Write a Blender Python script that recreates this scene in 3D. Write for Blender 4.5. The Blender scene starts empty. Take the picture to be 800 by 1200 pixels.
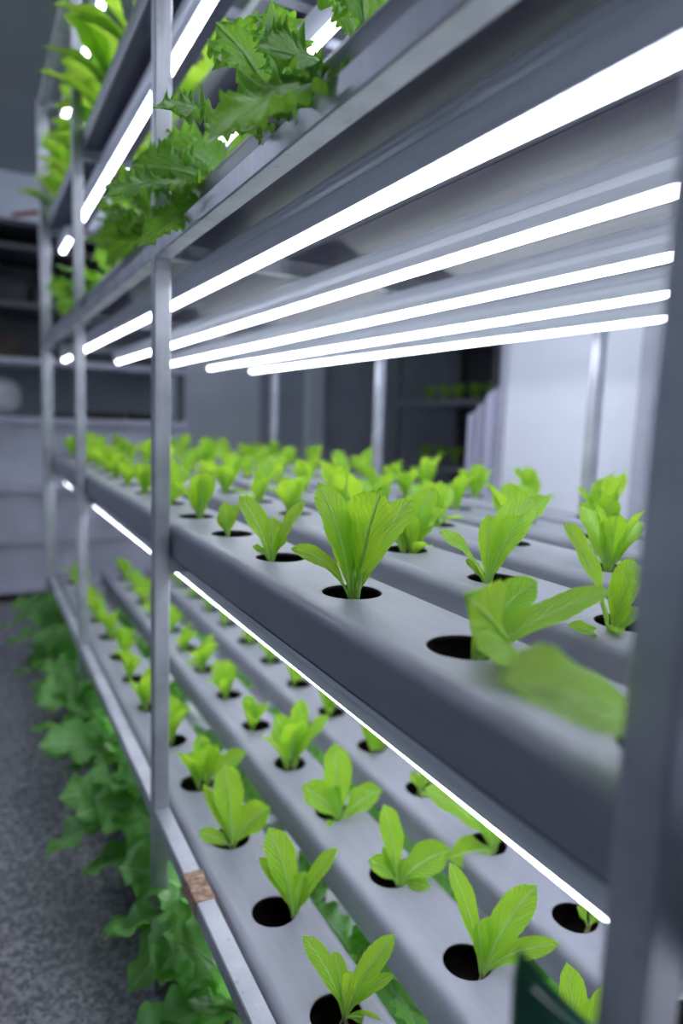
import bpy, math, random
from math import sin, cos, pi
from mathutils import Vector, Matrix

# ---------------------------------------------------------------- camera, world, exposure
# frame of the room: X runs along the rack (away), -Y across the rack, Z up, floor at 0
EYE = 0.797
sc = bpy.context.scene
COL = sc.collection
cam_d = bpy.data.cameras.new('camera')
cam = bpy.data.objects.new('camera', cam_d)
COL.objects.link(cam)
R_ = Vector((-0.46476, -0.88469, 0.03631))
U_ = Vector((0.13174, -0.02855, 0.99087))
F_ = Vector((0.87558, -0.46530, -0.12982))
M_ = Matrix.Identity(4)
for i in range(3):
    M_[i][0], M_[i][1], M_[i][2] = R_[i], U_[i], -F_[i]
M_[2][3] = EYE
cam.matrix_world = M_
cam_d.sensor_fit = 'VERTICAL'
cam_d.sensor_height = 36.0
cam_d.sensor_width = 24.0
cam_d.lens = 817.27 / 1200 * 36
cam_d.clip_start = 0.01
cam_d.dof.use_dof = True
cam_d.dof.focus_distance = 0.57
cam_d.dof.aperture_fstop = 2.9
sc.camera = cam

sc.view_settings.view_transform = 'Standard'
sc.view_settings.look = 'None'
sc.view_settings.gamma = 1.0
sc.view_settings.use_curve_mapping = False
sc.view_settings.exposure = 0.45

world = bpy.data.worlds.new('world')
sc.world = world
world.use_nodes = True
world.node_tree.nodes['Background'].inputs[0].default_value = (0.40, 0.45, 0.60, 1)
world.node_tree.nodes['Background'].inputs[1].default_value = 0.05
TUBE_POWER = 11.0

# ---------------------------------------------------------------- helpers
def tag(o, label=None, cat=None, group=None, kind=None):
    if label: o['label'] = label
    if cat: o['category'] = cat
    if group: o['group'] = group
    if kind: o['kind'] = kind
    return o

def link(name, data, parent=None, loc=None):
    o = bpy.data.objects.new(name, data)
    COL.objects.link(o)
    if parent: o.parent = parent
    if loc is not None: o.location = loc
    return o

def empty(name, loc, rz=0):
    o = link(name, None, None, loc)
    o.rotation_euler = (0, 0, rz)
    o.empty_display_size = 0.02
    return o

class MB:
    def __init__(s): s.v = []; s.f = []; s.m = []; s.sm = []
    def add(s, vs, fs, mi=0, smooth=False):
        n = len(s.v); s.v += [tuple(q) for q in vs]
        for f in fs:
            s.f.append(tuple(n + i for i in f)); s.m.append(mi); s.sm.append(smooth)
    def box(s, x0, x1, y0, y1, z0, z1, mi=0, bev=0.0):
        if y0 > y1: y0, y1 = y1, y0
        if x0 > x1: x0, x1 = x1, x0
        if z0 > z1: z0, z1 = z1, z0
        if bev <= 0:
            vs = [(x, y, z) for x in (x0, x1) for y in (y0, y1) for z in (z0, z1)]
            s.add(vs, [(0,1,3,2),(4,6,7,5),(0,4,5,1),(2,3,7,6),(0,2,6,4),(1,5,7,3)], mi)
            return
        b = min(bev, (x1-x0)/2.01, (y1-y0)/2.01, (z1-z0)/2.01)
        vs = []; idx = {}
        for ix, (xa, sx) in enumerate(((x0, 1), (x1, -1))):
            for iy, (ya, sy) in enumerate(((y0, 1), (y1, -1))):
                for iz, (za, sz) in enumerate(((z0, 1), (z1, -1))):
                    idx[ix,iy,iz,0] = len(vs); vs.append((xa, ya+sy*b, za+sz*b))
                    idx[ix,iy,iz,1] = len(vs); vs.append((xa+sx*b, ya, za+sz*b))
                    idx[ix,iy,iz,2] = len(vs); vs.append((xa+sx*b, ya+sy*b, za))
        fs = []
        q = [(0,0),(0,1),(1,1),(1,0)]
        for e in (0, 1):
            fs.append([idx[e,a,c,0] for a, c in q]); fs.append([idx[a,e,c,1] for a, c in q]); fs.append([idx[a,c,e,2] for a, c in q])
            for g in (0, 1):
                fs.append([idx[0,e,g,1], idx[1,e,g,1], idx[1,e,g,2], idx[0,e,g,2]])
                fs.append([idx[e,0,g,0], idx[e,1,g,0], idx[e,1,g,2], idx[e,0,g,2]])
                fs.append([idx[e,g,0,0], idx[e,g,1,0], idx[e,g,1,1], idx[e,g,0,1]])
        for k in idx:
            if k[3] == 0: fs.append([idx[k[:3]+(0,)], idx[k[:3]+(1,)], idx[k[:3]+(2,)]])
        s.add(vs, fs, mi)
    def prism(s, prof, x0, x1, mi=0, smooth=False, caps=True):
        """profile of (y, z) points swept along x"""
        n = len(prof)
        vs = [(x0, y, z) for y, z in prof] + [(x1, y, z) for y, z in prof]
        fs = [(i, (i+1) % n, n+(i+1) % n, n+i) for i in range(n)]
        s.add(vs, fs, mi, smooth)
        if caps: s.add(vs, [tuple(range(n)), tuple(range(2*n-1, n-1, -1))], mi)
    def tube(s, pts, rad, seg=6, mi=0, smooth=True):
        pts = [Vector(p) for p in pts]; n = len(pts); vs = []
        for i, p in enumerate(pts):
            t = (pts[min(i+1, n-1)] - pts[max(i-1, 0)]).normalized()
            a = Vector((0, 0, 1)) if abs(t.z) < .9 else Vector((1, 0, 0))
            e1 = t.cross(a).normalized(); e2 = t.cross(e1)
            r = rad[i] if isinstance(rad, (list, tuple)) else rad
            for k in range(seg):
                q = 2*pi*k/seg; vs.append(p + e1*cos(q)*r + e2*sin(q)*r)
        fs = [(i*seg+k, i*seg+(k+1) % seg, (i+1)*seg+(k+1) % seg, (i+1)*seg+k) for i in range(n-1) for k in range(seg)]
        s.add(vs, fs, mi, smooth)
        s.add(vs, [tuple(range(seg)), tuple((n-1)*seg+k for k in range(seg))], mi)
    def mesh(s, name, mats):
        me = bpy.data.meshes.new(name)
        me.from_pydata(s.v, [], s.f)
        for m in (mats if isinstance(mats, (list, tuple)) else [mats]): me.materials.append(m)
        me.polygons.foreach_set('material_index', s.m)
        me.polygons.foreach_set('use_smooth', s.sm)
        me.update()
        bm = bmesh.new(); bm.from_mesh(me); bmesh.ops.recalc_face_normals(bm, faces=bm.faces); bm.to_mesh(me); bm.free()
        return me
    def build(s, name, mats, parent=None, loc=None):
        return link(name, s.mesh(name, mats), parent, loc)
import bmesh

# ---------------------------------------------------------------- materials
class NT:
    """tiny node-graph helper"""
    def __init__(s, name):
        s.mat = bpy.data.materials.new(name); s.mat.use_nodes = True
        s.t = s.mat.node_tree; s.b = s.t.nodes['Principled BSDF']; s.out = s.t.nodes['Material Output']
    def n(s, typ, **kw):
        nd = s.t.nodes.new(typ)
        for k, v in kw.items(): setattr(nd, k, v)
        return nd
    def set(s, sock, v):
        if isinstance(v, bpy.types.NodeSocket): s.t.links.new(v, sock)
        else: sock.default_value = v
    def math(s, op, a, b=0.0, c=None, clamp=False):
        nd = s.n('ShaderNodeMath', operation=op, use_clamp=clamp)
        s.set(nd.inputs[0], a); s.set(nd.inputs[1], b)
        if c is not None: s.set(nd.inputs[2], c)
        return nd.outputs[0]
    def mix(s, fac, a, b):
        nd = s.n('ShaderNodeMix', data_type='RGBA')
        s.set(nd.inputs[0], fac)
        s.set(nd.inputs[6], a if isinstance(a, bpy.types.NodeSocket) else (*a, 1))
        s.set(nd.inputs[7], b if isinstance(b, bpy.types.NodeSocket) else (*b, 1))
        return nd.outputs[2]
    def step(s, x, lo, hi, a=0.0, b=1.0):
        nd = s.n('ShaderNodeMapRange', interpolation_type='SMOOTHSTEP')
        s.set(nd.inputs[0], x)
        for i, v in enumerate((lo, hi, a, b)): s.set(nd.inputs[i+1], v)
        return nd.outputs[0]
    def noise(s, scale, detail=3, vec=None, rough=.5, stretch=None):
        nd = s.n('ShaderNodeTexNoise'); nd.inputs['Scale'].default_value = scale
        nd.inputs['Detail'].default_value = detail; nd.inputs['Roughness'].default_value = rough
        if vec is None:
            tc = s.n('ShaderNodeTexCoord'); vec = tc.outputs['Object']
        if stretch:
            mp = s.n('ShaderNodeMapping'); mp.inputs['Scale'].default_value = stretch
            s.t.links.new(vec, mp.inputs[0]); vec = mp.outputs[0]
        s.t.links.new(vec, nd.inputs['Vector'])
        return nd.outputs['Fac']
    def bump(s, h, strength=.3, dist=.001):
        nd = s.n('ShaderNodeBump'); nd.inputs['Strength'].default_value = strength; nd.inputs['Distance'].default_value = dist
        s.t.links.new(h, nd.inputs['Height']); s.t.links.new(nd.outputs[0], s.b.inputs['Normal'])
        return nd.outputs[0]

def simple(name, col, rough=.5, metal=0.0, vary=.12, scale=30, stretch=None, bump=0.0, spec=.5):
    g = NT(name)
    f = g.noise(scale, 4, stretch=stretch)
    dark = tuple(c*(1-vary) for c in col); lite = tuple(min(1, c*(1+vary)) for c in col)
    g.set(g.b.inputs['Base Color'], g.mix(g.step(f, .3, .7), dark, lite))
    g.b.inputs['Roughness'].default_value = rough; g.b.inputs['Metallic'].default_value = metal
    g.b.inputs['Specular IOR Level'].default_value = spec
    if bump: g.bump(f, bump, .001)
    return g.mat

def leaf_material(name, col, deep, vein, trans=.45, nv=9, slope=.9, veinw=.10, gloss=.38, tint=(.55,.9,.06), vmix=.45, bs=.55):
    g = NT(name)
    uv = g.n('ShaderNodeUVMap'); sp = g.n('ShaderNodeSeparateXYZ'); g.t.links.new(uv.outputs[0], sp.inputs[0])
    u, v = sp.outputs[0], sp.outputs[1]
    au = g.math('ABSOLUTE', g.math('SUBTRACT', u, .5))            # 0 .. .5
    wid = g.math('MULTIPLY_ADD', v, -.065, .085)
    rib = g.math('SUBTRACT', 1.0, g.step(g.math('DIVIDE', au, wid), .45, 1.0))
    ph = g.math('MULTIPLY', g.math('SUBTRACT', v, g.math('MULTIPLY', au, slope)), float(nv))
    wob = g.noise(6, 3, uv.outputs[0])
    ph = g.math('ADD', ph, g.math('MULTIPLY', wob, 1.6))
    tri = g.math('ABSOLUTE', g.math('SUBTRACT', g.math('FRACT', ph), .5))   # .5 at vein
    side = g.step(tri, .5-veinw, .5)
    side = g.math('MULTIPLY', side, g.step(au, .5, .12))
    net = g.noise(38, 3, uv.outputs[0])
    obj = g.n('ShaderNodeObjectInfo')
    rnd = obj.outputs['Random']
    tcn = g.noise(28, 2)
    base = g.mix(g.step(tcn, .3, .7), deep, col)
    base = g.mix(g.math('MULTIPLY', rnd, .45), base, tuple(c*.78 for c in col))
    base = g.mix(g.math('MULTIPLY', side, vmix), base, vein)
    petiole = g.step(v, .30, .05)
    pale = g.math('MAXIMUM', g.math('MULTIPLY', rib, .8), g.math('MULTIPLY', petiole, .75))
    base = g.mix(pale, base, vein)
    g.set(g.b.inputs['Base Color'], base)
    g.b.inputs['Roughness'].default_value = gloss
    g.b.inputs['Specular IOR Level'].default_value = .45
    h = g.math('ADD', g.math('MULTIPLY', tri, -1.1), g.math('MULTIPLY', net, .6))
    h = g.math('ADD', h, g.math('MULTIPLY', rib, .5))
    nrm = g.bump(h, bs, .0012)
    tr = g.n('ShaderNodeBsdfTranslucent')
    g.set(tr.inputs[0], g.mix(g.math('MULTIPLY', pale, .6), tint, vein))
    g.t.links.new(nrm, tr.inputs['Normal'])
    ms = g.n('ShaderNodeMixShader'); ms.inputs[0].default_value = trans
    g.t.links.new(g.b.outputs[0], ms.inputs[1]); g.t.links.new(tr.outputs[0], ms.inputs[2])
    g.t.links.new(ms.outputs[0], g.out.inputs[0])
    return g.mat

def floor_material():
    g = NT('speckled_concrete')
    tc = g.n('ShaderNodeTexCoord')
    vor = g.n('ShaderNodeTexVoronoi'); vor.inputs['Scale'].default_value = 170
    g.t.links.new(tc.outputs['Object'], vor.inputs['Vector'])
    sp = g.n('ShaderNodeSeparateColor'); g.t.links.new(vor.outputs['Color'], sp.inputs[0])
    f = g.math('MULTIPLY_ADD', g.noise(60, 4), .7, g.math('MULTIPLY', sp.outputs[0], .5))
    big = g.noise(3, 3)
    c = g.mix(g.step(f, .35, .95), (.13, .125, .145), (.42, .405, .45))
    c = g.mix(g.math('MULTIPLY', g.step(big, .45, .75), .45), c, (.17, .165, .175))
    g.set(g.b.inputs['Base Color'], c); g.b.inputs['Roughness'].default_value = .75
    g.bump(f, .4, .002)
    return g.mat

def metal_material():
    g = NT('galvanised_steel')
    f = g.noise(14, 4); h = g.noise(30, 3, stretch=(8, 8, .4)); s2 = g.noise(90, 2)
    c = g.mix(g.step(f, .3, .7), (.34, .35, .40), (.52, .53, .59))
    c = g.mix(g.math('MULTIPLY', g.step(h, .55, .72), .3), c, (.62, .61, .68))
    c = g.mix(g.math('MULTIPLY', g.step(s2, .66, .74), .4), c, (.20, .20, .22))
    g.set(g.b.inputs['Base Color'], c); g.b.inputs['Metallic'].default_value = .55
    g.set(g.b.inputs['Roughness'], g.step(f, .2, .8, .38, .55))
    g.bump(g.math('ADD', f, g.math('MULTIPLY', s2, .3)), .12, .001)
    return g.mat

def pvc_material():
    g = NT('grey_pvc')
    f = g.noise(30, 3, stretch=(.6, 3, 3)); s2 = g.noise(9, 3)
    c = g.mix(g.step(f, .3, .7), (.228, .232, .283), (.252, .256, .312))
    c = g.mix(g.math('MULTIPLY', g.step(s2, .5, .8), .3), c, (.28, .285, .34))
    g.set(g.b.inputs['Base Color'], c)
    g.set(g.b.inputs['Roughness'], g.step(s2, .3, .7, .36, .48))
    g.bump(f, .08, .0006)
    return g.mat

def emit_material(name, col, power):
    g = NT(name)
    e = g.n('ShaderNodeEmission'); e.inputs[0].default_value = (*col, 1); e.inputs[1].default_value = power
    g.t.links.new(e.outputs[0], g.out.inputs[0])
    return g.mat

MET = metal_material(); PVC = pvc_material(); FLOOR = floor_material()
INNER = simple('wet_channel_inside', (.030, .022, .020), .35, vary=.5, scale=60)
CAP = simple('dark_pvc_cap', (.12, .12, .14), .5)
UNDER = simple('dark_underside_shade', (.055, .052, .095), .28, vary=.35, scale=25, stretch=(.3, 3, 3), bump=.06)  # shade below the channels, put into a dark strip colour
HOUS = simple('extruded_aluminium', (.66, .69, .77), .38, .15, .06, 20, (.1, 6, 6))
WCAP = simple('white_lamp_cap', (.75, .78, .85), .35)
TUBE = emit_material('led_diffuser', (.86, .91, 1.0), TUBE_POWER)
LET = leaf_material('lettuce_leaf', (.29, .60, .045), (.22, .52, .035), (.58, .80, .28), .48, tint=(.62, .95, .05), vmix=.55, bs=.85)
KAL = leaf_material('kale_leaf', (.13, .34, .065), (.085, .26, .055), (.42, .62, .26), .42, nv=7, slope=1.5, veinw=.06, gloss=.42, tint=(.40, .78, .05), vmix=.8, bs=.9)
ROM = leaf_material('romaine_leaf', (.27, .52, .06), (.20, .44, .04), (.48, .66, .22), .55, nv=8, tint=(.50, .80, .06))
GRE = leaf_material('greens_leaf', (.20, .48, .12), (.14, .38, .09), (.42, .64, .30), .34, nv=7, slope=1.3, tint=(.30, .75, .08))
ROOT = simple('pale_root', (.42, .34, .22), .6, vary=.3, scale=200)
RUST = simple('rusty_tape', (.38, .24, .17), .7, vary=.45, scale=130, bump=.3)
WALLG = simple('grey_wall_panel', (.60, .64, .70), .6, vary=.06, scale=5)
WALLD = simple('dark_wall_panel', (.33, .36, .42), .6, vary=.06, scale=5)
WALLW = simple('white_insulated_panel', (.80, .82, .90), .45, vary=.02, scale=4)
TRIM = simple('grey_trim', (.42, .42, .50), .5, vary=.05)
CEIL = simple('painted_ceiling', (.34, .375, .375), .7, vary=.06, scale=3)
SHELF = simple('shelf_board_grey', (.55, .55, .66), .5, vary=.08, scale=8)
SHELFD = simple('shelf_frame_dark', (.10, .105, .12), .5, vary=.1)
BLACK = simple('black_plastic', (.012, .012, .015), .4)
BROWN = simple('dark_cardboard', (.055, .038, .030), .7, vary=.2)
SACK = simple('white_woven_sack', (.62, .64, .68), .6, vary=.1, scale=20, bump=.3)
FOAM = simple('lavender_foam_board', (.50, .48, .60), .6, vary=.05, scale=10)
RED = simple('red_plastic', (.30, .05, .045), .5)
GREENP = simple('dark_green_plastic', (.008, .12, .058), .3, vary=.15)

# ---------------------------------------------------------------- rack dimensions (h = height above floor)
POSTS = [0.15 + 0.7375*k for k in range(4)]       # centres along x
W = 0.020
YF = 0.20; YR = 0.955                             # front faces of the two post rows
PITCH = 0.15; SP = 0.1495
CW = 0.100; CH = 0.044; HR = 0.0245
X0, X1 = -0.08, 2.44
def hz(h): return EYE + h
SHELVES = dict(top=.54, kale=.2075, mid=-.1824, low=-.583, bottom=-.745)   # underside of the channels, from eye level
SNAME = dict(top='top shelf', kale='kale shelf', mid='middle shelf', low='lower shelf', bottom='floor-level shelf')
CHY = {k: [.2715 + SP*i for i in range(5)] for k in SHELVES}
CHY['low'] = [.2798 + SP*i for i in range(5)]
HX0 = dict(top=.10, kale=.188, mid=.1755+.0125, low=.2005, bottom=.10)     # first hole
ORD = ['first','second','third','fourth','fifth','sixth','seventh','eighth','ninth','tenth','eleventh','twelfth','thirteenth','fourteenth','fifteenth','sixteenth','seventeenth']
CNAME = ['front channel', 'second channel', 'third channel', 'fourth channel', 'rear channel']

# ---------------------------------------------------------------- room shell
TW = 4.2; CZ = hz(1.22)
def structure(name, mb, mat, label=None):
    return tag(mb.build(name, mat), label, None, None, 'structure')
m = MB(); m.box(-2.2, TW+.1, -3.6, 1.5, -.05, 0); structure('floor', m, FLOOR, 'grey speckled concrete floor of the aisle')
m = MB(); m.box(-2.2, TW+.1, -3.6, 1.5, CZ, CZ+.05); structure('ceiling', m, CEIL)
m = MB(); m.box(TW, TW+.1, -1.62, 1.5, 0, CZ); structure('wall_back', m, WALLG, 'grey wall at the far end behind the rack')
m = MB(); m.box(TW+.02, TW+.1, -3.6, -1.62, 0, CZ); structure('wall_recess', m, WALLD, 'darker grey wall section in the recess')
m = MB(); m.box(TW-.03, TW, -2.06, -1.93, 0, CZ, 0, .004); structure('trim_1', m, WALLG)
m = MB(); m.box(-2.2, TW+.1, 1.5, 1.6, 0, CZ); structure('wall_left', m, WALLG)
m = MB(); m.box(-2.3, -2.2, -3.6, 1.5, 0, CZ); structure('wall_near', m, WALLG)
m = MB(); m.box(-2.2, TW+.1, -3.7, -3.6, 0, CZ); structure('wall_far_right', m, WALLD)
# white partition of insulated panels right behind the rack
wr = empty('wall_right', (0, -1.6, 0)); tag(wr, 'white insulated panel partition behind the rack', kind='structure')
pm = MB(); pm.box(0.003, 0.897, -.04, 0, 0, CZ, 0, .003); pmesh = pm.mesh('panel', WALLW)
for k, x in enumerate((.96, .06, -.84, -1.74)): link('panel', pmesh, wr, (x, 0, 0))
m = MB(); m.box(.96-.035, .96+.035, .0, .03, 0, CZ, 0, .003)
t2 = MB(); t2.box(1.235, 1.30, -1.60, -1.565, 0, CZ, 0, .004); structure('trim_2', t2, TRIM, 'grey vertical door frame post on the white partition')
t3 = MB(); t3.box(1.86, 1.885, -1.645, -1.59, 0, CZ, 0, .003); structure('trim_3', t3, TRIM)

# ---------------------------------------------------------------- the rack
rack = empty('metal_rack', (1.25, -.58, 0))
tag(rack, 'tall galvanised steel multi-tier growing rack with square posts', 'rack')
RO = Vector((-1.25, .58, 0))
pst = MB(); pst.box(-W/2, W/2, -W/2, W/2, 0, hz(.90), 0, .0012); pst_me = pst.mesh('post', MET)
for y in (YF, YR):
    for x in POSTS:
        q = link('post', pst_me, rack, (x-1.25, .58-(y+W/2), 0))
        if x > 2.3 and y == YF: q.scale = (1.5, 1.5, 1)
gap = POSTS[1]-POSTS[0]-W
rl = MB(); rl.box(-gap/2, gap/2, -W/2, W/2, -W/2, W/2, 0, .0012); rl_me = rl.mesh('rail', MET)
for y in (YF, YR):
    for h in (.1967, -.532, .89):
        for k in range(3):
            link('rail', rl_me, rack, ((POSTS[k]+POSTS[k+1])/2-1.25, .58-(y+W/2), hz(h)))
cb = MB(); L_ = YR-YF-W; cb.box(-W/2, W/2, -L_/2, L_/2, -W/2, W/2, 0, .0012); cb_me = cb.mesh('crossbar', MET)
for x in POSTS:
    for h in list(SHELVES.values()) + [.90]:
        link('crossbar', cb_me, rack, (x-1.25, .58-(YF+W+L_/2), hz(h)-W/2))
# rusty tape wrapped around the lower rail
tp = MB(); random.seed(4)
xs = [.676+.0075*i for i in range(8)]
for a, b in zip(xs, xs[1:]):
    q = random.uniform(.0005, .0018)
    tp.box(a, b+.0005, -(YF-q), -(YF+W+q), hz(-.542)-q, hz(-.522)+q, 0, .0008)
o = tp.build('tape', RUST, rack); o.location = RO; o['label'] = 'rusty brown tape around the lower rail'

# ---------------------------------------------------------------- channels
def channel_mesh(name, xs):
    mb = MB(); hw = CW/2; r = .012; fl = hw-r
    # outer skin without the flat top; y measured across, z=0 underside
    arc = [(fl + r*sin(a), CH-r+r*cos(a)) for a in [pi/2*i/6 for i in range(7)]]
    arcb = [(hw-.003+.003*cos(a), .003-.003*sin(a)) for a in (0, pi/4, pi/2)]
    prof = arc + arcb; prof2 = prof + [(-y, z) for y, z in reversed(prof)]
    n = len(prof2)
    vs = [(X0, y, z) for y, z in prof2] + [(X1, y, z) for y, z in prof2]
    mb.add(vs, [(i, i+1, n+i+1, n+i) for i in range(n-1)], 0, True)
    # flat top with round holes
    x = X0
    def top(a, b): mb.add([(a, -fl, CH), (b, -fl, CH), (b, fl, CH), (a, fl, CH)], [(0,1,2,3)], 0)
    N = 40
    for hx in xs:
        top(x, hx-fl); x = hx+fl
        sq = []; ci = []; c2 = []; c3 = []
        for k in range(N):
            a = 2*pi*k/N; ca, sa = cos(a), sin(a); d = fl/max(abs(ca), abs(sa))
            sq.append((hx+ca*d, sa*d, CH)); ci.append((hx+ca*(HR+.0012), sa*(HR+.0012), CH))
            c2.append((hx+ca*HR, sa*HR, CH-.0007)); c3.append((hx+ca*HR, sa*HR, CH-.0032))
        A = sq+ci+c2+c3
        fs = [(j*N+k, j*N+(k+1) % N, (j+1)*N+(k+1) % N, (j+1)*N+k) for j in range(2) for k in range(N)]
        mb.add(A, fs, 0)
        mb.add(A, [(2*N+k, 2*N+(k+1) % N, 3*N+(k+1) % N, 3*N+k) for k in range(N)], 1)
    top(x, X1)
    # inner lining (three sides), seen through the holes
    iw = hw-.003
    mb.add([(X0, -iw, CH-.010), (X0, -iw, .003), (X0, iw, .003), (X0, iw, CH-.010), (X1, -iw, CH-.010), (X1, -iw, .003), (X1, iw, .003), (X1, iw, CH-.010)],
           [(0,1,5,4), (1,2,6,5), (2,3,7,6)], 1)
    me = bpy.data.meshes.new(name); me.from_pydata(mb.v, [], mb.f)
    me.materials.append(PVC); me.materials.append(INNER)
    me.polygons.foreach_set('material_index', mb.m); me.polygons.foreach_set('use_smooth', mb.sm); me.update()
    return me
capm = MB()
capm.box(-.004, .006, -CW/2-.002, CW/2+.002, -.0005, CH+.002, 0, .004); cap_me = capm.mesh('end_cap', CAP)
fm = MB(); fm.box(-(.7375-W)/2+.001, (.7375-W)/2-.001, -CW/2+.0015, CW/2-.0015, -.0014, -.0002); shade_strip_me = fm.mesh('underside_shade_strip', UNDER)  # added strips that darken the channel undersides in place of shade
fm = MB(); fm.box(X0+.01, POSTS[0]-W/2-.001, -CW/2+.0015, CW/2-.0015, -.0014, -.0002); shade_strip2_me = fm.mesh('underside_shade_strip', UNDER)
HOLES = {}
for s, h in SHELVES.items():
    n = 16 if s != 'top' else 16
    HOLES[s] = [HX0[s]+PITCH*i for i in range(n) if HX0[s]+PITCH*i < 2.40]
    me = channel_mesh('growing_channel', HOLES[s])
    for i, y in enumerate(CHY[s]):
        if s == 'bottom' and i > 2: continue
        c = link('growing_channel', me, None, (0, -y, hz(h)))
        tag(c, 'long grey plastic growing channel with round holes, %s of the %s' % (CNAME[i].replace('channel', 'one'), SNAME[s]), 'growing channel', 'grey growing channels')
        link('end_cap', cap_me, c, (X1, 0, 0))
        e = link('end_cap', cap_me, c, (X0, 0, 0))
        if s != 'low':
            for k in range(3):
                q = link('underside_shade_strip', shade_strip_me, c, ((POSTS[k]+POSTS[k+1])/2, 0, 0)); q['label'] = 'added dark strip for the shade under the channel'
            q = link('underside_shade_strip', shade_strip2_me, c, (0, 0, 0)); q['label'] = 'added dark strip for the shade under the channel'

# ---------------------------------------------------------------- lamps under every tier
def fixture(x0, x1, y, ztop, label):
    L = x1-x0
    key = round(L, 4)
    if key not in FX:
        hm = MB()
        prof = [(.0160, 0), (.0160, -.003), (.0142, -.0042), (.0136, -.011), (.0142, -.012), (.0125, -.0185), (.0088, -.0265), (-.0088, -.0265), (-.0125, -.0185), (-.0142, -.012), (-.0136, -.011), (-.0142, -.0042), (-.0160, -.003), (-.0160, 0)]
        hm.prism(prof, 0, L)
        tm = MB()
        tp_ = [(.0068*cos(a), -.0266-.0072*sin(a)) for a in [pi*i/12 for i in range(13)]]
        tm.prism(tp_, .012, L-.012, 0, True)
        cm = MB(); cp = [(.0080*cos(a), -.0260-.0092*sin(a)) for a in [pi*i/12 for i in range(13)]]
        cm.prism(cp, 0, .0135)
        FX[key] = (hm.mesh('lamp_housing', HOUS), tm.mesh('light_tube', TUBE), cm.mesh('lamp_end_cap', WCAP))
    a, b, c = FX[key]
    f = empty('tube_lamp', (x0, -y, ztop)); tag(f, label, 'lamp', 'tube lamps under the tiers')
    link('lamp_housing', a, f); link('light_tube', b, f)
    link('lamp_end_cap', c, f); link('lamp_end_cap', c, f, (L-.0135, 0, 0))
    return f
FX = {}
UN = {'kale': 'hung over the middle shelf', 'mid': 'hung over the lower shelf', 'low': 'hung over the floor-level plants', 'top': 'hung over the kale shelf', 'roof': 'at the top of the rack'}
RN = ['front', 'second', 'third', 'fourth', 'rear']
for s in ('kale', 'mid', 'low', 'top', 'roof'):
    zt = hz((.90 if s == 'roof' else SHELVES[s]) - W)
    for i in range(5):
        y = .2675 + SP*i
        if s == 'low': y = (.2675, .49, .67, 0, 0)[i]
        if s in ('low', 'roof') and i > 2: continue
        end = 1.81 if (s, i) == ('mid', 0) else (2.005 if i == 0 and s != 'roof' else 2.34)
        if s == 'mid' and i > 0: end = 2.34
        fixture(-.06, end, y, zt, 'long glowing white tube lamp, %s row, %s' % (RN[i], UN[s]))
        if i == 0 and s in ('kale', 'mid', 'top'):
            fixture(2.20, 2.43, y, zt, 'short far tube lamp continuing the front row, %s' % UN[s])

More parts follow.
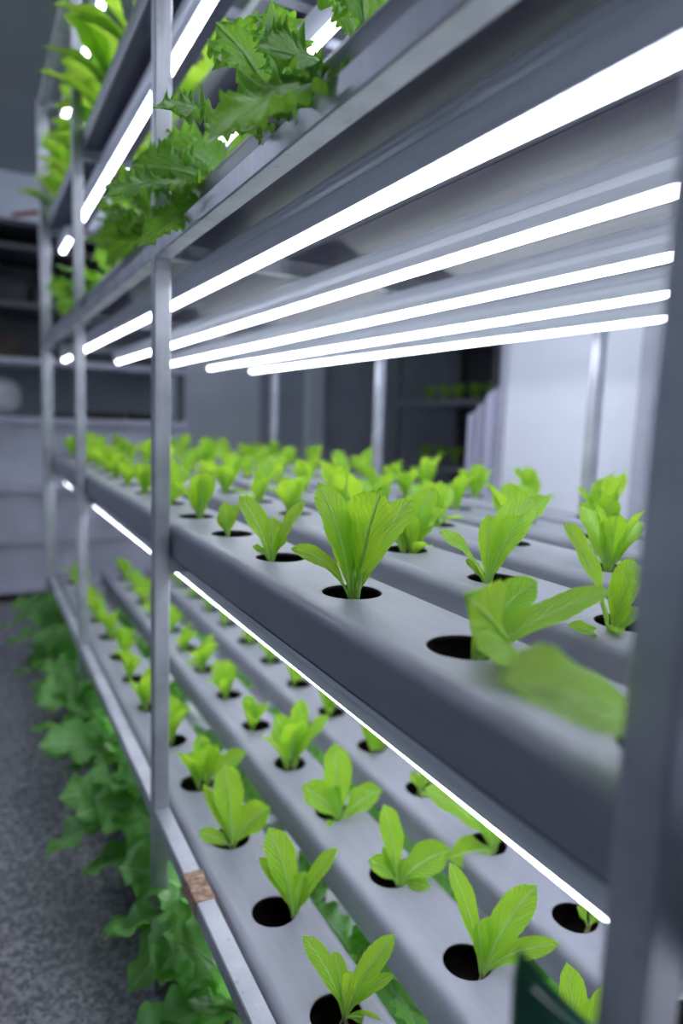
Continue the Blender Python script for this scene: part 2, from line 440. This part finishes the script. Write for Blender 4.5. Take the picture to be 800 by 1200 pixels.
# ---------------------------------------------------------------- leaves
def leaf_mesh(name, mat, vec, width, bow=.3, kind='lettuce', rows=16, cols=9, seed=0, twist=0.0, face=None):
    rg = random.Random(seed)
    P2 = Vector(vec); L = max(P2.length, .004)
    d = Vector((P2.x, P2.y, 0))
    if d.length < .02*L: d = Vector((cos(seed), sin(seed), 0))
    d.normalize()
    up = Vector((0, 0, 1))
    P1 = Vector(bow) if isinstance(bow, tuple) else Vector((P2.x*.30, P2.y*.30, P2.z*.45 + L*bow*.62))
    ph = rg.uniform(0, 6.28); ph2 = rg.uniform(0, 6.28)
    hw = width/2
    vs = []; uvs = []
    for i in range(rows):
        t = i/(rows-1)
        t = 1-(1-t)**1.35
        p = P2*t*t + P1*2*t*(1-t)
        tg = (P2*2*t + P1*2*(1-2*t)).normalized()
        ref = up - d*.35
        if face is not None: ref = ref*(1-.8*t) + face*(.9*t)
        n = (ref - tg*ref.dot(tg)).normalized()
        s = tg.cross(n).normalized()
        a = twist*t
        s, n = s*cos(a)+n*sin(a), n*cos(a)-s*sin(a)
        if kind in ('lettuce', 'romaine', 'greens', 'paddle'):
            pk = {'lettuce': .60, 'romaine': .58, 'greens': .60, 'paddle': .66}[kind]
            if t < pk: w = .13 + .87*sin(pi/2*(max(0, t-.06)/(pk-.06)))**1.4
            else: w = math.sqrt(max(0, 1-((t-pk)/(1-pk))**2.05))
            if kind == 'paddle' and t < pk: w = .12 + .88*max(0, sin(pi/2*max(0, t-.25)/(pk-.25)))**.8
            if kind == 'greens': w *= .90+.10*sin(t*4*2*pi+ph)
            w = max(w, .03)
            amp = .09; fr = 2.6; cup = .20; saw = .028
            if kind == 'greens': amp = .17; fr = 4.3; cup = .12; saw = .035
        else:
            ss = min(1, max(0, (t-.20)/.80))
            w = max(sin(pi*min(1, ss**1.15)), 0)**.55
            w *= .86+.14*sin(t*5*2*pi+ph)
            w = max(w, .055 if t < .97 else .05)
            amp = .17; fr = 6.5; cup = .10; saw = .055
        for j in range(cols):
            u = -1+2*j/(cols-1)
            if kind == 'kale': u = math.copysign(1-(1-abs(u))**1.7, u)
            au = abs(u); sg = 1 if u > 0 else -1
            ww = w*hw
            if kind == 'kale': ww *= 1+.14*sin(t*7*2*pi+ph2*(sg+2)*.5)*au**2
            edge = 1+saw*sin(t*(min(62, rows*.42) if kind == 'kale' else 22)*pi+sg*ph)*(au**5 if kind == 'kale' else (1 if au > .99 else .3*au)) + (rg.uniform(-saw, saw)*.35 if au > .99 else 0)
            blade = 1 if t > .15 else 0
            off = cup*au**1.7*ww - .04*hw
            if kind == 'kale':
                off += blade*hw*(.10*au**2*sin(t*fr*2*pi+sg*ph+u*2)+.11*au**4*sin(t*fr*4.1*pi+ph2*sg)+.14*au**5*sin(t*fr*7.7*pi+ph*sg)+.03*sin(t*19+u*9+ph))*min(1, w*1.5)
            else:
                off += blade*hw*(amp*au**2*sin(t*fr*2*pi+sg*ph)+.025*sin(t*26+au*6+ph)*(1-au*.5)*w)
            if au < .01: off -= .03*hw
            tipx = tg*(-(au**2)*hw*.25*(1 if t > .8 else 0)*(t-.8)/.2)
            q = p + s*u*ww*edge + n*off + tipx
            vs.append(q); uvs.append((.5+.5*u*min(1, w+.0), t))
    fs = []
    for i in range(rows-1):
        for j in range(cols-1):
            a = i*cols+j; fs.append((a, a+1, a+cols+1, a+cols))
    # fleshy rib / stalk under the blade
    nb = len(vs); k6 = 6; rn = 9 if rows > 10 else 5
    r0 = max(width*.055, .0011) if kind != 'kale' else max(width*.035, .0016)
    for i in range(rn):
        t = i/(rn-1)*.93
        p = P2*t*t + P1*2*t*(1-t)
        tg = (P2*2*t + P1*2*(1-2*t)).normalized()
        n = ((up-d*.35) - tg*(up-d*.35).dot(tg)).normalized(); s = tg.cross(n).normalized()
        r = r0*(1-.85*t)
        for k in range(k6):
            q = 2*pi*k/k6
            vs.append(p + s*cos(q)*r*1.25 + n*(sin(q)*r - r*.55 - .05*hw)); uvs.append((.5, .02))
    for i in range(rn-1):
        for k in range(k6):
            fs.append((nb+i*k6+k, nb+i*k6+(k+1) % k6, nb+(i+1)*k6+(k+1) % k6, nb+(i+1)*k6+k))
    me = bpy.data.meshes.new(name); me.from_pydata([tuple(v) for v in vs], [], fs)
    me.materials.append(mat)
    uvl = me.uv_layers.new(name='UVMap')
    li = [0]*len(me.loops); me.loops.foreach_get('vertex_index', li)
    flat = []
    for k in li: flat += uvs[k]
    uvl.data.foreach_set('uv', flat)
    me.polygons.foreach_set('use_smooth', [True]*len(me.polygons)); me.update()
    return me

def roots_mesh(seed, depth=.030, n=4):
    rg = random.Random(seed); mb = MB()
    for k in range(n):
        a = rg.uniform(0, 6.28); r = rg.uniform(.003, .012)
        mb.tube([(0, 0, .003), (cos(a)*r*.5, sin(a)*r*.5, -depth*.4), (cos(a+.5)*r, sin(a+.5)*r, -depth)], [.0012, .0009, .0006], 5)
    return mb.mesh('roots', ROOT)
ROOTS = [roots_mesh(s) for s in range(4)]

# generic leaf variants (shared), unit = metres; built pointing along +X, then turned about Z
def variants(kind, mat, specs, rows, cols):
    out = []
    for q, (lean, ln, wd, bow) in enumerate(specs):
        v = (sin(lean)*ln, 0, cos(lean)*ln)
        out.append(leaf_mesh('leaf', mat, v, wd, bow, kind, rows, cols, 11+q*7, (q % 3-1)*.35))
    return out
LSPEC = [(.18, .078, .031, .25), (.30, .085, .036, .3), (.45, .080, .034, .3), (.60, .072, .033, .35), (.80, .062, .029, .4), (1.05, .050, .023, .5), (.35, .062, .024, .25), (.12, .055, .020, .2)]
LHI = variants('lettuce', LET, LSPEC, 14, 9)
LLO = variants('lettuce', LET, LSPEC, 8, 5)
KSPEC = [(.35, .13, .080, .3), (.7, .14, .085, .4), (1.0, .15, .090, .5), (1.35, .15, .080, .6), (1.7, .13, .075, .8), (.15, .11, .060, .2)]
KHI = variants('kale', KAL, KSPEC, 44, 17)
KLO = variants('kale', KAL, KSPEC, 22, 9)
RSPEC = [(.3, .17, .080, .3), (.7, .18, .090, .4), (1.1, .18, .090, .5), (1.5, .17, .085, .7), (1.9, .15, .075, .9), (.1, .14, .060, .2)]
RHI = variants('romaine', ROM, RSPEC, 14, 9)
GSPEC = [(.3, .14, .085, .3), (.7, .16, .095, .4), (1.05, .17, .10, .5), (1.4, .17, .10, .6), (1.7, .15, .09, .8), (.15, .11, .065, .2)]
GHI = variants('greens', GRE, GSPEC, 30, 13)
GLO = variants('greens', GRE, GSPEC, 18, 7)

def place(s, ch, k, name, label, cat, group, pal, order, rg, x=None, y=None, scale=1.0, outward=0.0, sink=.008, roots=True):
    h = SHELVES[s]+CH
    px = (HOLES[s][k] + rg.uniform(-.010, .010)) if x is None else x
    py = (-CHY[s][ch] + rg.uniform(-.010, .010)) if y is None else y
    o = empty(name, (px, py, hz(h)-sink)); tag(o, label, cat, group)
    n = len(order); a0 = rg.uniform(0, 6.28)
    for i, q in enumerate(order):
        a = a0 + i*2.4 + rg.uniform(-.3, .3)
        if outward and q in outward: a = pi/2 + rg.uniform(-.75, .75) - .25
        l = link('leaf', pal[q], o)
        l.rotation_euler = (rg.uniform(-.08, .08), rg.uniform(-.08, .08), a)
        sc_ = scale*rg.uniform(.82, 1.12); l.scale = (sc_, sc_, sc_)
    if roots: link('roots', ROOTS[(k+ch) % 4], o)
    return o

def where(s, ch, k): return '%s hole, %s, %s' % (ORD[k], CNAME[ch], SNAME[s])

CAMDIR = Vector((-.80, .46, .38))      # turns the blades of the nearest plants towards the camera
HERO = [
('M', 0, 0, 0.1812, -0.2708, [(0.0017, 0.108, 0.0562, 0.0400, 0.22), (0.036, -0.0023, 0.0275, 0.0163, 0.3)]),
('M', 0, 1, 0.3228, -0.2643, [(0.0156, -0.0456, 0.0454, 0.0211, 0.25), (-0.0017, -0.0478, 0.0519, 0.0247, 0.35), (-0.0137, -0.1005, 0.0444, 0.0211, 0.12), (0.0016, -0.0248, 0.0307, 0.0106, 0.2), (-0.0345, 0.0350, 0.0580, 0.056, (-0.034, -0.034, 0.008))]),
('M', 0, 2, 0.4753, -0.2662, [(0.0251, 0.0222, 0.0976, 0.0301, 0.3), (0.0282, -0.0072, 0.0851, 0.0367, 0.3), (-0.0075, -0.0172, 0.0963, 0.0443, 0.3), (0.0088, -0.0584, 0.0842, 0.0257, 0.3), (0.0149, 0.0496, 0.0462, 0.016, 0.5), (0.0047, -0.0204, 0.0357, 0.0097, 0.3)]),
('M', 0, 3, 0.6355, -0.2606, [(0.0233, 0.0268, 0.0692, 0.0255, 0.3), (0.0185, -0.0084, 0.0473, 0.0191, 0.3), (0.0009, -0.036, 0.0663, 0.0164, 0.2), (0.0013, 0.0205, 0.0201, 0.0109, 0.5), (-0.0141, -0.0109, 0.0289, 0.0101, 0.4)]),
('M', 0, 4, 0.7955, -0.2691, [(0.0073, 0.0035, 0.0445, 0.0175, 0.3), (0.0088, -0.0143, 0.0418, 0.0135, 0.3), (0.0089, 0.0112, 0.0279, 0.0103, 0.3)]),
('M', 1, 0, 0.3289, -0.3935, [(0.0222, 0.0317, 0.0827, 0.0225, 0.2), (0.0097, -0.0272, 0.0556, 0.0197, 0.35), (-0.0034, -0.0077, 0.0509, 0.0166, 0.3), (0.0084, 0.0359, 0.0126, 0.0117, 0.12), (-0.0163, 0.0157, 0.0115, 0.0126, 0.9), (-0.0074, -0.0185, 0.0242, 0.0096, 0.3)]),
('M', 1, 1, 0.4833, -0.4089, [(0.0101, 0.0495, 0.0531, 0.0225, 0.3), (0.0076, -0.0024, 0.0677, 0.0185, 0.3), (-0.0113, -0.0276, 0.0695, 0.0291, 0.3), (0.0137, -0.0597, 0.0832, 0.0324, 0.3), (0.0197, 0.011, 0.0245, 0.0094, 0.3)]),
('M', 1, 2, 0.6408, -0.4194, [(0.0187, -0.0247, 0.0685, 0.0214, 0.3), (-0.0079, -0.0338, 0.076, 0.0284, 0.3), (-0.0233, -0.0355, 0.055, 0.0243, 0.3), (0.0333, 0.0095, 0.045, 0.0233, 0.3)]),
('L', 0, 1, 0.5013, -0.289, [(0.0356, 0.0288, 0.0679, 0.0192, 0.3), (0.0281, -0.0013, 0.048, 0.0162, 0.3), (-0.006, -0.002, 0.052, 0.0147, 0.3), (-0.001, -0.0509, 0.0683, 0.021, 0.25), (-0.0169, -0.0414, 0.0425, 0.0126, 0.3), (-0.026, -0.0267, 0.0054, 0.0109, 0.3)]),
('L', 0, 2, 0.6393, -0.2994, [(0.0346, 0.0195, 0.0944, 0.0343, 0.3), (0.0264, 0.0332, 0.0672, 0.0151, 0.25), (-0.0088, -0.0468, 0.0776, 0.0199, 0.2), (0.0087, -0.0162, 0.0477, 0.0229, 0.3), (-0.0137, -0.0124, 0.0368, 0.0093, 0.3)]),
('L', 0, 3, 0.7914, -0.2798, [(0.0314, 0.0013, 0.0999, 0.0378, 0.3), (0.0128, 0.0411, 0.0243, 0.0195, 0.12), (0.0368, 0.029, 0.075, 0.0155, 0.1), (-0.0169, -0.0448, 0.0542, 0.0394, 0.3)]),
('L', 0, 4, 0.948, -0.2936, [(0.0239, 0.0053, 0.0734, 0.0282, 0.3), (-0.0219, -0.054, 0.0541, 0.0279, 0.3), (-0.0009, -0.0173, 0.0639, 0.0305, 0.3), (0.0182, 0.0223, 0.051, 0.0178, 0.2)]),
('L', 1, 0, 0.353, -0.4293, [(0.0305, -0.0094, 0.0937, 0.0293, 0.2), (-0.0061, -0.0357, 0.0944, 0.0283, 0.3)]),
('L', 1, 1, 0.4861, -0.437, [(0.037, 0.0206, 0.1065, 0.0226, 0.25), (-0.011, -0.0543, 0.0898, 0.0327, 0.25), (0.0128, -0.0202, 0.0514, 0.0227, 0.3), (-0.0361, -0.0659, 0.0391, 0.0204, 0.3), (0.0082, 0.0025, 0.0545, 0.0154, 0.3)]),
('L', 1, 2, 0.6374, -0.4339, [(0.0283, 0.0085, 0.0915, 0.0288, 0.3), (0.0163, 0.0341, 0.034, 0.0242, 0.3), (0.0181, 0.0134, 0.0436, 0.0133, 0.2), (-0.0246, -0.0567, 0.0455, 0.0386, 0.3), (-0.034, -0.0226, 0.0135, 0.0178, 0.3), (-0.0012, -0.0097, 0.0346, 0.0122, 0.3)]),
('L', 1, 3, 0.7809, -0.4297, [(0.0275, -0.0011, 0.1051, 0.0402, 0.3), (0.026, 0.0472, 0.0527, 0.0395, 0.3), (-0.0219, -0.0528, 0.0495, 0.0397, 0.3), (0.011, 0.008, 0.0539, 0.0187, 0.3), (-0.0226, 0.0242, -0.0001, 0.0249, 0.7)]),
('L', 1, 4, 0.9479, -0.4362, [(0.0247, 0.0252, 0.0844, 0.031, 0.3), (0.0209, -0.0198, 0.1041, 0.0301, 0.3), (-0.0158, -0.0511, 0.0849, 0.0243, 0.3), (-0.0066, -0.0057, 0.0609, 0.0187, 0.3)]),
('L', 2, 1, 0.4894, -0.5891, [(0.0083, 0.0113, 0.0234, 0.0151, 0.3), (-0.0073, -0.0189, 0.0265, 0.017, 0.3)]),
('L', 2, 2, 0.6424, -0.5848, [(0.0416, 0.0885, 0.087, 0.0392, 0.25), (0.0269, 0.0168, 0.052, 0.0269, 0.3), (0.0044, 0.0729, 0.0078, 0.0364, 0.2), (-0.0028, -0.0212, 0.0647, 0.0288, 0.3)]),
('L', 2, 3, 0.8055, -0.5782, [(-0.0362, -0.0214, -0.0051, 0.0351, 0.2), (0.01, 0.013, 0.029, 0.0153, 0.3), (-0.0049, -0.019, 0.0429, 0.0281, 0.3)]),
('L', 2, 4, 0.9461, -0.5789, [(-0.0086, -0.0192, 0.0187, 0.0229, 0.3), (0.0075, 0.0082, 0.0289, 0.0143, 0.3)]),
]
done = set()
for s, ch, k, bx, by, lv in HERO:
    ss = 'mid' if s == 'M' else 'low'
    done.add((ss, ch, k))
    h = SHELVES[ss]+CH
    o = empty('lettuce_seedling', (bx, by, hz(h)-.008))
    adj = 'tall upright' if (s, ch, k) == ('M', 0, 2) else ('broad-leaved' if max(q[3] for q in lv) > .035 else ('tiny' if max(q[2] for q in lv) < .035 else 'young'))
    tag(o, '%s bright green lettuce with %d leaves in the %s' % (adj, len(lv), where(ss, ch, k)), 'lettuce', 'young lettuces on the '+SNAME[ss])
    for i, (vx, vy, vz, w, bow) in enumerate(lv):
        kd_ = 'paddle' if isinstance(bow, tuple) or ((s, ch, k) == ('M', 0, 0) and i < 1) else 'lettuce'
        link('leaf', leaf_mesh('leaf', LET, (vx, vy, vz+.0), w*1.02, bow, kd_, 26, 13, 100+i*3+k*17+ch*5, ((i*37) % 5-2)*.14, CAMDIR), o)
    link('roots', ROOTS[(k+ch) % 4], o)
rg = random.Random(77)
for s in ('mid', 'low'):
    for ch in range(5):
        for k in range(len(HOLES[s])):
            if (s, ch, k) in done: continue
            x = HOLES[s][k]
            if s == 'low' and (ch == 4 or (ch == 3 and k < 4)): continue
            near = x < 1.0 and not (s == 'low' and ch > 2)
            pal = LHI if near else LLO
            n = rg.choice((4, 5, 5, 6))
            order = [1, 2, 3, 0, 4, 6][:n] if rg.random() < .5 else [2, 0, 3, 1, 5, 7][:n]
            sca = rg.uniform(.80, 1.08) if s == 'mid' else rg.uniform(.85, 1.1)
            place(s, ch, k, 'lettuce_seedling', 'young bright green lettuce in the '+where(s, ch, k), 'lettuce', 'young lettuces on the '+SNAME[s], pal, order, rg, scale=sca)

# kale above the lamps
CAMK = Vector((-.8, .5, .0))
KHERO = [
(1, [(0.021, 0.037, 0.043, 0.041, 0.25), (-0.02, 0.042, 0.009, 0.025, 0.3)]),
(2, [(-0.086, 0.152, -0.091, 0.066, 0.42), (-0.017, 0.097, 0.002, 0.076, 0.25), (0.006, 0.017, 0.116, 0.065, 0.3), (-0.001, 0.102, -0.043, 0.042, 0.35), (-0.051, 0.082, -0.046, 0.035, 0.4), (0.064, 0.022, 0.113, 0.047, 0.3)]),
(3, [(-0.018, 0.132, 0.009, 0.073, 0.35), (0.056, 0.057, 0.127, 0.072, 0.3), (-0.142, 0.122, -0.051, 0.045, 0.4), (0.001, 0.022, 0.131, 0.056, 0.3)]),
(4, [(-0.036, 0.152, -0.033, 0.07, 0.4), (0.1, 0.072, 0.075, 0.082, 0.3), (0.03, 0.112, 0.023, 0.065, 0.3), (-0.056, 0.122, -0.081, 0.05, 0.5)]),
]
kd = {}
for k, lv in KHERO: kd[k] = lv
rg = random.Random(5)
for ch in range(1):
    for k in range(1, len(HOLES['kale'])):
        if ch == 0:
            o = place('kale', ch, k, 'kale_plant', 'curly dark green kale in the %s hole of the kale shelf front channel' % ORD[k], 'kale', 'kale plants on the kale shelf', KHI if k < 9 else KLO,
                      ([5] if k == 4 else [] if k in kd else ([0, 1, 2, 3, 1, 2, 5, 4] if k in (5, 6, 7, 10, 11) else [0, 5])), rg, scale=(.45 if (k in kd or k < 2) else .8), outward=((1, 2, 3, 4) if k > 4 else ()))
            if k in kd:
                o.location = (HOLES['kale'][k], -CHY['kale'][0], hz(SHELVES['kale']+CH)-.008)
                for i, (vx, vy, vz, w, bow) in enumerate(kd[k]):
                    link('leaf', leaf_mesh('leaf', KAL, (vx, vy, vz), w*1.1, bow, 'kale', 220, 27, 300+i*3+k*17, ((i*37) % 5-2)*.2, CAMK), o)
# large lettuces on the top shelf
rg = random.Random(9)
for ch in range(3):
    for k in range(len(HOLES['top'])):
        if k < 7+ch or (ch == 2 and k > 11): continue
        if ch == 0:
            place('top', ch, k, 'lettuce_plant', 'large light green lettuce hanging over the edge, %s hole of top shelf front channel' % ORD[k], 'lettuce', 'large lettuces on the top shelf', RHI, [0, 1, 2, 1, 5, 2] if k >= 6 else [0, 5], rg, scale=.82, outward=(1, 2) if k >= 7 else ())
        elif ch < 3:
            place('top', ch, k, 'lettuce_plant', 'large light green lettuce in the %s hole of top shelf %s' % (ORD[k], CNAME[ch]), 'lettuce', 'large lettuces on the top shelf', RHI, [1, 2, 3, 2], rg, scale=.85)
# leafy greens near the floor
rg = random.Random(21)
for ch in range(3):
    for k in range(len(HOLES['bottom'])):
        if k < 3 or (ch and k % 2 and k > 8): continue
        place('bottom', ch, k, 'leafy_greens', 'bushy dark leafy greens near the floor, %s hole of the floor-level %s' % (ORD[k], CNAME[ch]), 'leafy greens', 'bushy leafy greens near the floor',
              GHI if k < 10 and ch == 0 else GLO, [0, 1, 2, 3, 1, 4, 2, 3, 5, 0] if ch == 0 else [0, 1, 2, 5, 1], rg, scale=(.62 if k < 4 else (.9 if k < 6 else 1.12)) if ch == 0 else .75, outward=(2, 3, 4) if ch == 0 else ())

# ---------------------------------------------------------------- dark green clip at the near post
g = MB()
pts = [(.176, -.300), (.1745, -.206), (.1768, -.1945), (.190, -.2110), (.2160, -.2400), (.2330, -.2530), (.2330, -.300)]
n = len(pts)
vs = [(.1725+(z+.3)*.03, -y, hz(z)) for y, z in pts] + [(.1745+(z+.3)*.03, -y, hz(z)) for y, z in pts]
g.add(vs, [tuple(range(n)), tuple(range(2*n-1, n-1, -1))] + [(i, (i+1) % n, n+(i+1) % n, n+i) for i in range(n)])
clip = empty('plastic_clip', (.16, -.21, hz(-.30))); tag(clip, 'blurry dark green plastic clip strapped to the near post, lower right', 'clip')
CO = Vector((-.16, .21, -hz(-.30)))
o = g.build('tab', GREENP, clip); o.location = CO
g = MB(); g.tube([(.171, -.178, hz(-.207)), (.171, -.200, hz(-.231)), (.172, -.230, hz(-.262))], .0012, 6); o = g.build('ridge', GREENP, clip); o.location = CO
b = MB()
for a in ((.136, .1725, -.1995, -.1965), (.136, .1395, -.2225, -.1965), (.1605, .1725, -.2225, -.1965), (.136, .1725, -.2225, -.2202)):
    b.box(a[0], a[1], a[2], a[3], hz(-.300), hz(-.262), 0, .001)
o = b.build('band', GREENP, clip); o.location = CO

# ---------------------------------------------------------------- shelving at the far end of the aisle
XB = 3.13; YA, YB = 1.3, -.86
un = empty('storage_shelving', (XB+.2, .2, 0)); tag(un, 'grey storage shelving with panelled front at the far end of the aisle', 'shelving')
UL = Vector((-(XB+.2), -.2, 0))
def part(name, mb, mat, parent, off=UL):
    o = mb.build(name, mat, parent); o.location = off; return o
for h, thk, ov in ((-.745, .03, .02), (-.535, .035, .02), (-.325, .03, .03), (-.045, .025, .03), (.19, .025, .03), (.41, .02, .02), (.63, .02, .02), (.72, .02, .02)):
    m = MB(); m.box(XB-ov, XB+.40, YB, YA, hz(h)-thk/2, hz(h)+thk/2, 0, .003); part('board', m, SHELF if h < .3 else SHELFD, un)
for a, b_, mt in ((-.73, -.553, SHELF), (-.517, -.34, SHELF), (-.31, -.058, SHELF)):
    yy = YA
    while yy > YB+.1:
        y2 = max(yy-3.0, YB); m = MB(); m.box(XB+.012, XB+.03, yy-.002, y2+.002, hz(a), hz(b_), 0, .003); part('front_panel', m, mt, un); yy = y2
for y in (YA-.02, .1, YB+.02):
    m = MB(); m.box(XB+.02, XB+.06, y-.015, y+.015, 0, hz(.73), 0, .002); part('upright', m, SHELFD, un)
m = MB(); m.box(XB+.38, XB+.40, YB, YA, hz(-.03), hz(.18)); part('back_panel', m, WALLD, un)
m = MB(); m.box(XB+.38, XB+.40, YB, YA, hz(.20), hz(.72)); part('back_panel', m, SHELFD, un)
def crate(x0, x1, y0, y1, h0, h1, mat, name, label, cat):
    o = empty(name, ((x0+x1)/2, (y0+y1)/2, hz(h0))); tag(o, label, cat)
    off = Vector((-(x0+x1)/2, -(y0+y1)/2, -hz(h0)))
    m = MB(); m.box(x0, x1, y0, y1, hz(h0), hz(h1)-.012, 0, .004); part('body', m, mat, o, off)
    m = MB(); m.box(x0-.003, x1+.003, min(y0, y1)-.003, max(y0, y1)+.003, hz(h1)-.012, hz(h1), 0, .003); part('lid', m, mat, o, off)
    return o
crate(XB+.05, XB+.3, .02, -.205, .421, .52, BLACK, 'storage_box', 'black box on the upper shelf at the far left', 'box')
crate(XB+.05, XB+.3, -.24, -.34, .421, .50, BLACK, 'storage_box', 'small black box beside the larger one on the upper shelf', 'box')
crate(XB+.05, XB+.3, 0.0, -.19, .203, .285, BROWN, 'cardboard_box', 'dark brown box on the shelf above the white sack', 'box')
# sack
def blob(name, cx, cy, h0, sx, sy, szz, mat, label, cat, seed):
    rg = random.Random(seed); vs = []; fs = []; nu, nv = 14, 9
    for i in range(nv):
        a = -pi/2+pi*i/(nv-1)
        for j in range(nu):
            b = 2*pi*j/nu
            ca = abs(cos(a))**.6; r = 1+rg.uniform(-.05, .05)
            vs.append((sx*ca*cos(b)*r, sy*ca*sin(b)*r, szz*(1+math.copysign(abs(sin(a))**.7, sin(a)))*.5))
    for i in range(nv-1):
        for j in range(nu): fs.append((i*nu+j, i*nu+(j+1) % nu, (i+1)*nu+(j+1) % nu, (i+1)*nu+j))
    m = MB(); m.add(vs, fs, 0, True)
    o = empty(name, (cx, cy, hz(h0))); tag(o, label, cat); part('bag', m, mat, o, Vector((0, 0, 0)))
    m = MB(); m.tube([(0, 0, szz*.98), (.01, 0, szz*1.08)], [.012, .02], 8); part('tied_neck', m, mat, o, Vector((0, 0, 0)))
blob('sack', XB+.16, -.07, -.032, .10, .12, .165, SACK, 'pale woven sack on the shelf at the far left', 'sack', 3)
crate(XB+.05, XB+.25, -.30, -.44, -.032, -.012, BLACK, 'tray', 'flat black tray on the shelf behind the far posts', 'tray')
crate(XB+.05, XB+.25, -.47, -.60, -.032, .0, BROWN, 'tray', 'dark brown tray on the shelf behind the rack', 'tray')
crate(XB+.05, XB+.25, -.64, -.80, -.032, .0, BLACK, 'tray', 'second black tray on the shelf, right of the brown one', 'tray')
m = MB(); m.tube([(XB-.05, -.16, hz(.735)), (XB-.02, -.34, hz(.79))], .009, 8)
o = m.build('broom_handle', RED); tag(o, 'dull red stick lying across the top shelf at far left', 'stick')

# ---------------------------------------------------------------- leaning foam boards at the end of the partition
for i, (x, yo, hh, w) in enumerate(((1.955, 1.56, .085, .10), (1.925, 1.575, .115, .10), (1.895, 1.585, .15, .07))):
    m = MB(); th = .010
    z1 = hz(hh); sl = .05
    vs = [(x, -(yo-.03), 0), (x, -(yo+w-.03), 0), (x+.0, -(yo+w-.03), z1+.0), (x, -(yo-.03), z1-sl)]
    vs2 = [(a+th, b, c) for a, b, c in vs]
    m.add(vs+vs2, [(0,1,2,3), (7,6,5,4), (0,4,5,1), (1,5,6,2), (2,6,7,3), (3,7,4,0)])
    o = m.build('foam_board', FOAM); tag(o, ['lavender foam board standing behind the rack, lowest of the three', 'middle one of three lavender foam boards by the white partition', 'tallest foam board, touching the end of the white partition'][i], 'board', 'foam boards by the partition')

# ---------------------------------------------------------------- dark rack in the background
dr = empty('background_rack', (2.9, -2.25, 0)); tag(dr, 'dark unlit growing rack in the shadow behind the foam boards', 'rack')
DO = Vector((-2.9, 2.25, 0))
for x in (2.45, 3.25):
    for y in (-2.05, -2.45):
        m = MB(); m.box(x-.012, x+.012, y-.012, y+.012, 0, hz(.75), 0, .001); part('post', m, SHELFD, dr, DO)
for h in (-.55, -.20, .12, .45):
    m = MB(); m.box(2.42, 3.28, -2.47, -2.03, hz(h)-.03, hz(h), 0, .002); part('shelf', m, SHELFD, dr, DO)
m = MB(); m.box(2.42, 3.28, -2.50, -2.475, 0, hz(.75)); part('back_panel', m, BLACK, dr, DO)
rg = random.Random(31)
SHELVES_D = {-.20: 'lower', .12: 'upper'}
for h, nm in SHELVES_D.items():
    for i in range(6):
        o = empty('lettuce_plant', (2.52+.13*i, -2.2, hz(h))); tag(o, 'dark shaded lettuce, %s from the left on the %s shelf of the background rack' % (ORD[5-i], nm), 'lettuce', 'shaded lettuces on the background rack')
        for q in range(5):
            l = link('leaf', RHI[(q*2+i) % 5 if (q*2+i) % 5 < 3 else 0], o); l.rotation_euler = (0, 0, q*1.3+i); l.scale = (.55, .55, .55)

# ---------------------------------------------------------------- ceiling fill lamps, added out of view to brighten the room
FILL = emit_material('fill_lamp_glow', (.76, .82, 1.0), 30.0)
FILL_BRIGHT = emit_material('bright_fill_glow', (.76, .82, 1.0), 60.0)
for lx in (3.0,):
  cl = empty('ceiling_fill_lamp', (lx, .95, CZ)); tag(cl, 'long added fill lamp on the ceiling above the aisle', 'lamp', 'added ceiling fill lamps above the aisle')  # unseen lamp added as fill for the aisle side
  m = MB(); m.box(-1.0, 1.0, -.04, .04, -.03, 0, 0, .003); part('lamp_housing', m, HOUS, cl, Vector((0, 0, 0)))
  m = MB(); m.prism([(.025*cos(a), -.03-.025*sin(a)) for a in [pi*i/8 for i in range(9)]], -.98, .98, 0, True); part('light_tube', m, FILL, cl, Vector((0, 0, 0)))
cl = empty('ceiling_fill_lamp', (.7, -1.3, CZ)); tag(cl, 'added ceiling fill lamp between the rack and the white partition', 'lamp', 'added ceiling fill lamps')  # unseen lamp added to brighten the white panels
m = MB(); m.box(-.8, .8, -.04, .04, -.03, 0, 0, .003); part('lamp_housing', m, HOUS, cl, Vector((0, 0, 0)))
m = MB(); m.prism([(.02*cos(a), -.03-.02*sin(a)) for a in [pi*i/8 for i in range(9)]], -.78, .78, 0, True); part('light_tube', m, FILL_BRIGHT, cl, Vector((0, 0, 0)))
cl = empty('ceiling_fill_lamp', (3.75, -1.0, CZ)); tag(cl, 'added ceiling fill lamp by the grey wall at the far end', 'lamp', 'added ceiling fill lamps')  # unseen lamp added to lift the dim back wall
m = MB(); m.box(-.04, .04, -.4, .4, -.03, 0, 0, .003); part('lamp_housing', m, HOUS, cl, Vector((0, 0, 0)))
m = MB(); m.box(-.015, .015, -.38, .38, -.05, -.03, 0, .004); part('light_tube', m, FILL, cl, Vector((0, 0, 0)))
